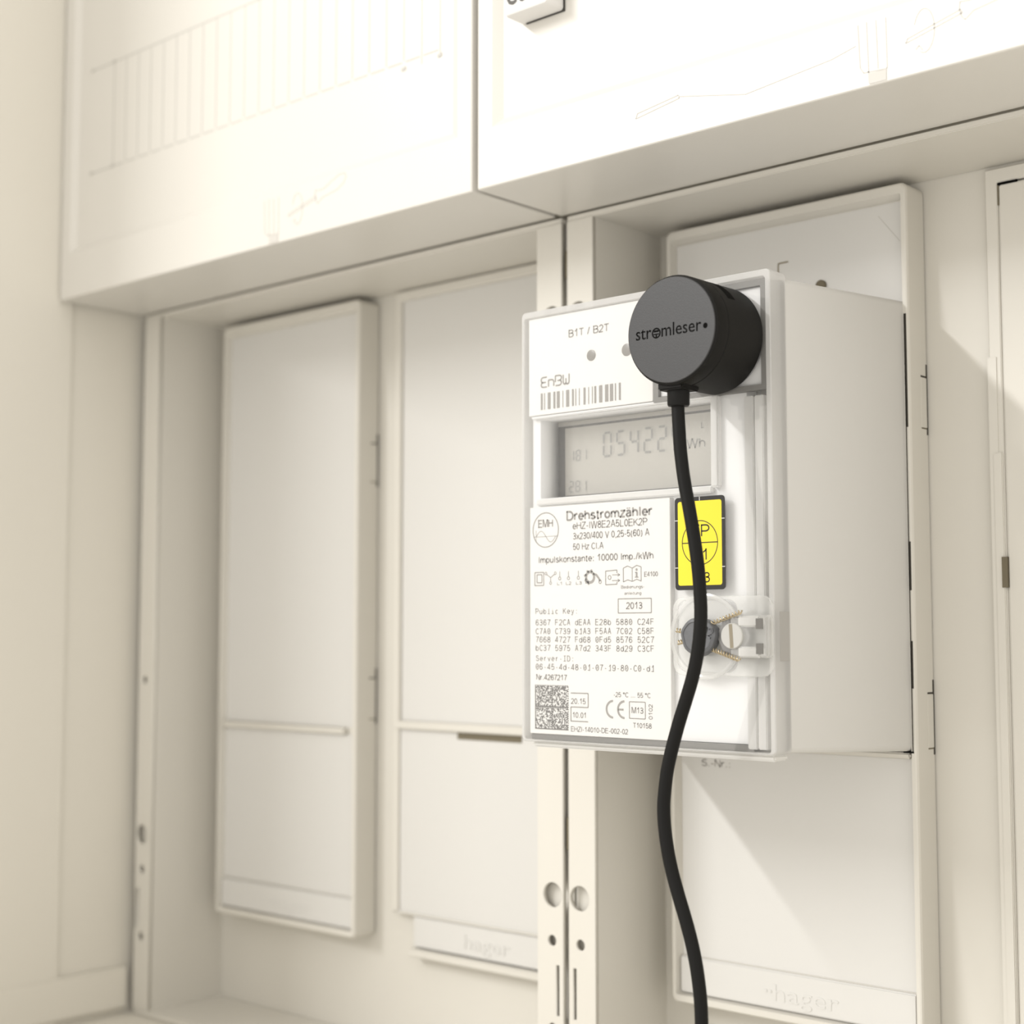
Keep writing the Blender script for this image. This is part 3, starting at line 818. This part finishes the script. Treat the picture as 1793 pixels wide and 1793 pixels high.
sw = put('slotted_screw', lathe_y(80.8, 32.5, [(3.6, -1), (3.6, -3.5), (3.4, -3.75), (.05, -3.75)], 36), 'screw', cv, True)
bm = bmesh.new(); line(bm, 80.9, 29.2, 80.5, 35.8, 1.15, -3.76, .02); put('screw_slot', bm, 'slot', sw)

# ================================================================== LEAD SEAL
S = thing('lead_seal', 'dark grey lead seal on twisted wire, hanging at the meter cover screw', 'seal', (69.6, -1, 32.3))
bm = lathe_y(0, 0, [(4.8, -.9), (5.3, -1.5), (5.4, -3.4), (5.1, -4.1), (4.3, -4.5), (4.1, -4.25), (.05, -4.3)], 44)
for v in bm.verts:
    an = math.atan2(v.co.z, v.co.x)
    k = 1 + .035*math.sin(3*an+.6) + .02*math.sin(7*an)
    v.co.x = 69.7 + v.co.x*1.12*k; v.co.z = 32.3 + v.co.z*k
sd = put('seal_disc', bm, 'lead', S, True)
bm = bmesh.new()
nv = sans(bm, '02', -1.9, 2.4, -.4, 3.0, -4.28, 0, .34)
nv += sans(bm, '7', -1.6, 0.2, -3.9, 2.2, -4.28, 0, .34)
ca, sa = math.cos(-.42), math.sin(-.42)
for v in nv: v.co = (72.3 + v.co.x*ca - v.co.z*sa, v.co.y, 33.0 + v.co.x*sa + v.co.z*ca)
put('raised_number', bm, 'lead', sd)
def twisted(p, q, n, name='seal_wire'):
    p, q = Vector(p), Vector(q); d = (q-p); L = d.length; d.normalize()
    u = d.orthogonal().normalized(); v = d.cross(u)
    bm = bmesh.new()
    for ph in (0, math.pi):
        pts = [p + d*L*k/(n*10) + 0.55*(math.cos(2*math.pi*k/10+ph)*u + math.sin(2*math.pi*k/10+ph)*v) for k in range(n*10+1)]
        tube(pts, .19, 6, bm)
    put(name, bm, 'wire', S, True)
twisted((73.2, -2.6, 36.0), (84.2, -3.9, 39.2), 5)
twisted((73.8, -2.6, 28.8), (83.4, -3.9, 26.0), 5)
twisted((65.2, -2.6, 33.6), (60.4, -1.2, 34.2), 2)
twisted((65.2, -2.6, 31.4), (61.0, -1.2, 30.6), 2)

# ================================================================== OPTICAL READER
R = thing('optical_reader', 'round black optical reading head with engraved lettering and hanging cable, on the meter front', 'reader', (75, 0, 116.1))
cx, cz, rr = 75.0, 116.1, 15.25
put('reader_body', lathe_y(cx, cz, [(rr-.6, -.06), (rr, -.7), (rr, -17.0), (rr-.25, -17.25)], 96), 'black', R, True)
rc = put('reader_cap', lathe_y(cx, cz, [(rr-.25, -17.25), (rr, -17.5), (rr, -21.9), (rr-.2, -22.35), (rr-.6, -22.6), (rr-.7, -22.6)], 96), 'black', R, True)
cap = put('cap_face', lathe_y(cx, cz, [(rr-.62, -21.6), (rr-.62, -22.85), (rr-.78, -23.0), (rr-.9, -23.0)], 96), 'cap', rc, True)
# engraved lettering: letter shapes cut into the cap
cut = bmesh.new()
z = 114.55
text(cut, 'str', 63.1, 68.5, z, 3.5, -23.0, 0.008, .45)
text(cut, 'mleser', 71.9, 85.2, z, 3.5, -23.0, 0.008, .45)
cme = bpy.data.meshes.new('tmp_cut')
for v in cut.verts: v.co = (v.co - ORIG[R.name]) * MM
bmesh.ops.remove_doubles(cut, verts=cut.verts[:], dist=1e-7)
bmesh.ops.recalc_face_normals(cut, faces=cut.faces[:])
cut.to_mesh(cme); cut.free()
co = bpy.data.objects.new('tmp_cut', cme); COL.objects.link(co); co.parent = R
bpy.context.view_layer.update()
md = cap.modifiers.new('b', 'BOOLEAN'); md.operation = 'DIFFERENCE'; md.solver = 'EXACT'; md.use_self = True; md.object = co
bpy.context.view_layer.update()
new = bpy.data.meshes.new_from_object(cap.evaluated_get(bpy.context.evaluated_depsgraph_get()))
cap.modifiers.clear()
if len(new.polygons) > 120: cap.data = new
bpy.data.objects.remove(co)
bm = bmesh.new()
circle(bm, 70.15, 115.75, 1.3, 1.3, .42, -23.03, 32); line(bm, 69.3, 116.3, 71.0, 116.3, .55, -23.03); line(bm, 69.2, 115.45, 71.1, 115.45, .3, -23.03); line(bm, 70.15, 114.6, 70.15, 115.3, .45, -23.03)
disc(bm, 86.5, 115.7, .72, .78, -23.03)
put('lettering_dots', bm, 'hole', cap)
# long rim recess, its shade painted as a dark patch, and a small catch below
bm = bmesh.new()
n = 16
for r0 in (rr+.03,):
    ra = [bm.verts.new((cx+r0*math.cos(math.radians(33+29*k/n)), -14.0, cz+r0*math.sin(math.radians(33+29*k/n)))) for k in range(n+1)]
    rb = [bm.verts.new((cx+r0*math.cos(math.radians(33+29*k/n)), -10.4, cz+r0*math.sin(math.radians(33+29*k/n)))) for k in range(n+1)]
    for k in range(n): bm.faces.new((ra[k], ra[k+1], rb[k+1], rb[k]))
put('rim_slot_shade', bm, 'hole', R, True)
put('rim_catch', box(73.0, 76.4, -15.2, -12.6, 100.2, 101.2, .3), 'hole', R)
cyc = -17.3
bx = 73.35
def vcyl(bm_prof, name, mat):
    n = 32
    bm = bmesh.new(); rings = []
    for r, zz in bm_prof: rings.append([bm.verts.new((bx+r*math.cos(2*math.pi*k/n), cyc+r*math.sin(2*math.pi*k/n), zz)) for k in range(n)])
    for a, b in zip(rings, rings[1:]):
        for k in range(n): bm.faces.new((a[k], a[(k+1) % n], b[(k+1) % n], b[k]))
    bm.faces.new(rings[0]); bm.faces.new(rings[-1])
    bmesh.ops.recalc_face_normals(bm, faces=bm.faces[:])
    return put(name, bm, mat, R, True)
put('boot_bridge', box(69.4, 77.6, -21.6, -13.2, 99.9, 102.2, .4), 'black', R)
vcyl([(3.1, 101.5), (3.1, 96.2), (2.85, 95.75), (1.9, 95.7)], 'cable_boot', 'rubber')
cab = [(73.2, 97), (73.15, 95.0), (73.4, 90.4), (73.9, 83.2), (75.0, 75.3), (76.6, 67.3), (78.1, 59.4), (79.3, 51.6), (79.95, 43.9), (80.1, 37.7), (79.3, 30.0), (77.5, 22.3), (75.0, 15.3), (72.6, 9.1), (70.2, 2.0), (68.5, -4.2), (67.5, -10.5), (67.2, -15.1), (67.7, -21.2), (69.2, -28.8), (71.5, -36.1), (74.2, -43.4), (76.3, -49.9), (77.8, -56.4), (78.8, -63.7), (79.1, -70.0), (79.3, -75.5), (79.4, -90), (79.2, -120), (79, -180)]
put('cable', tube(spline([(x, -17.3, z) for x, z in cab], 5), 1.84, 18), 'rubber', R, True)
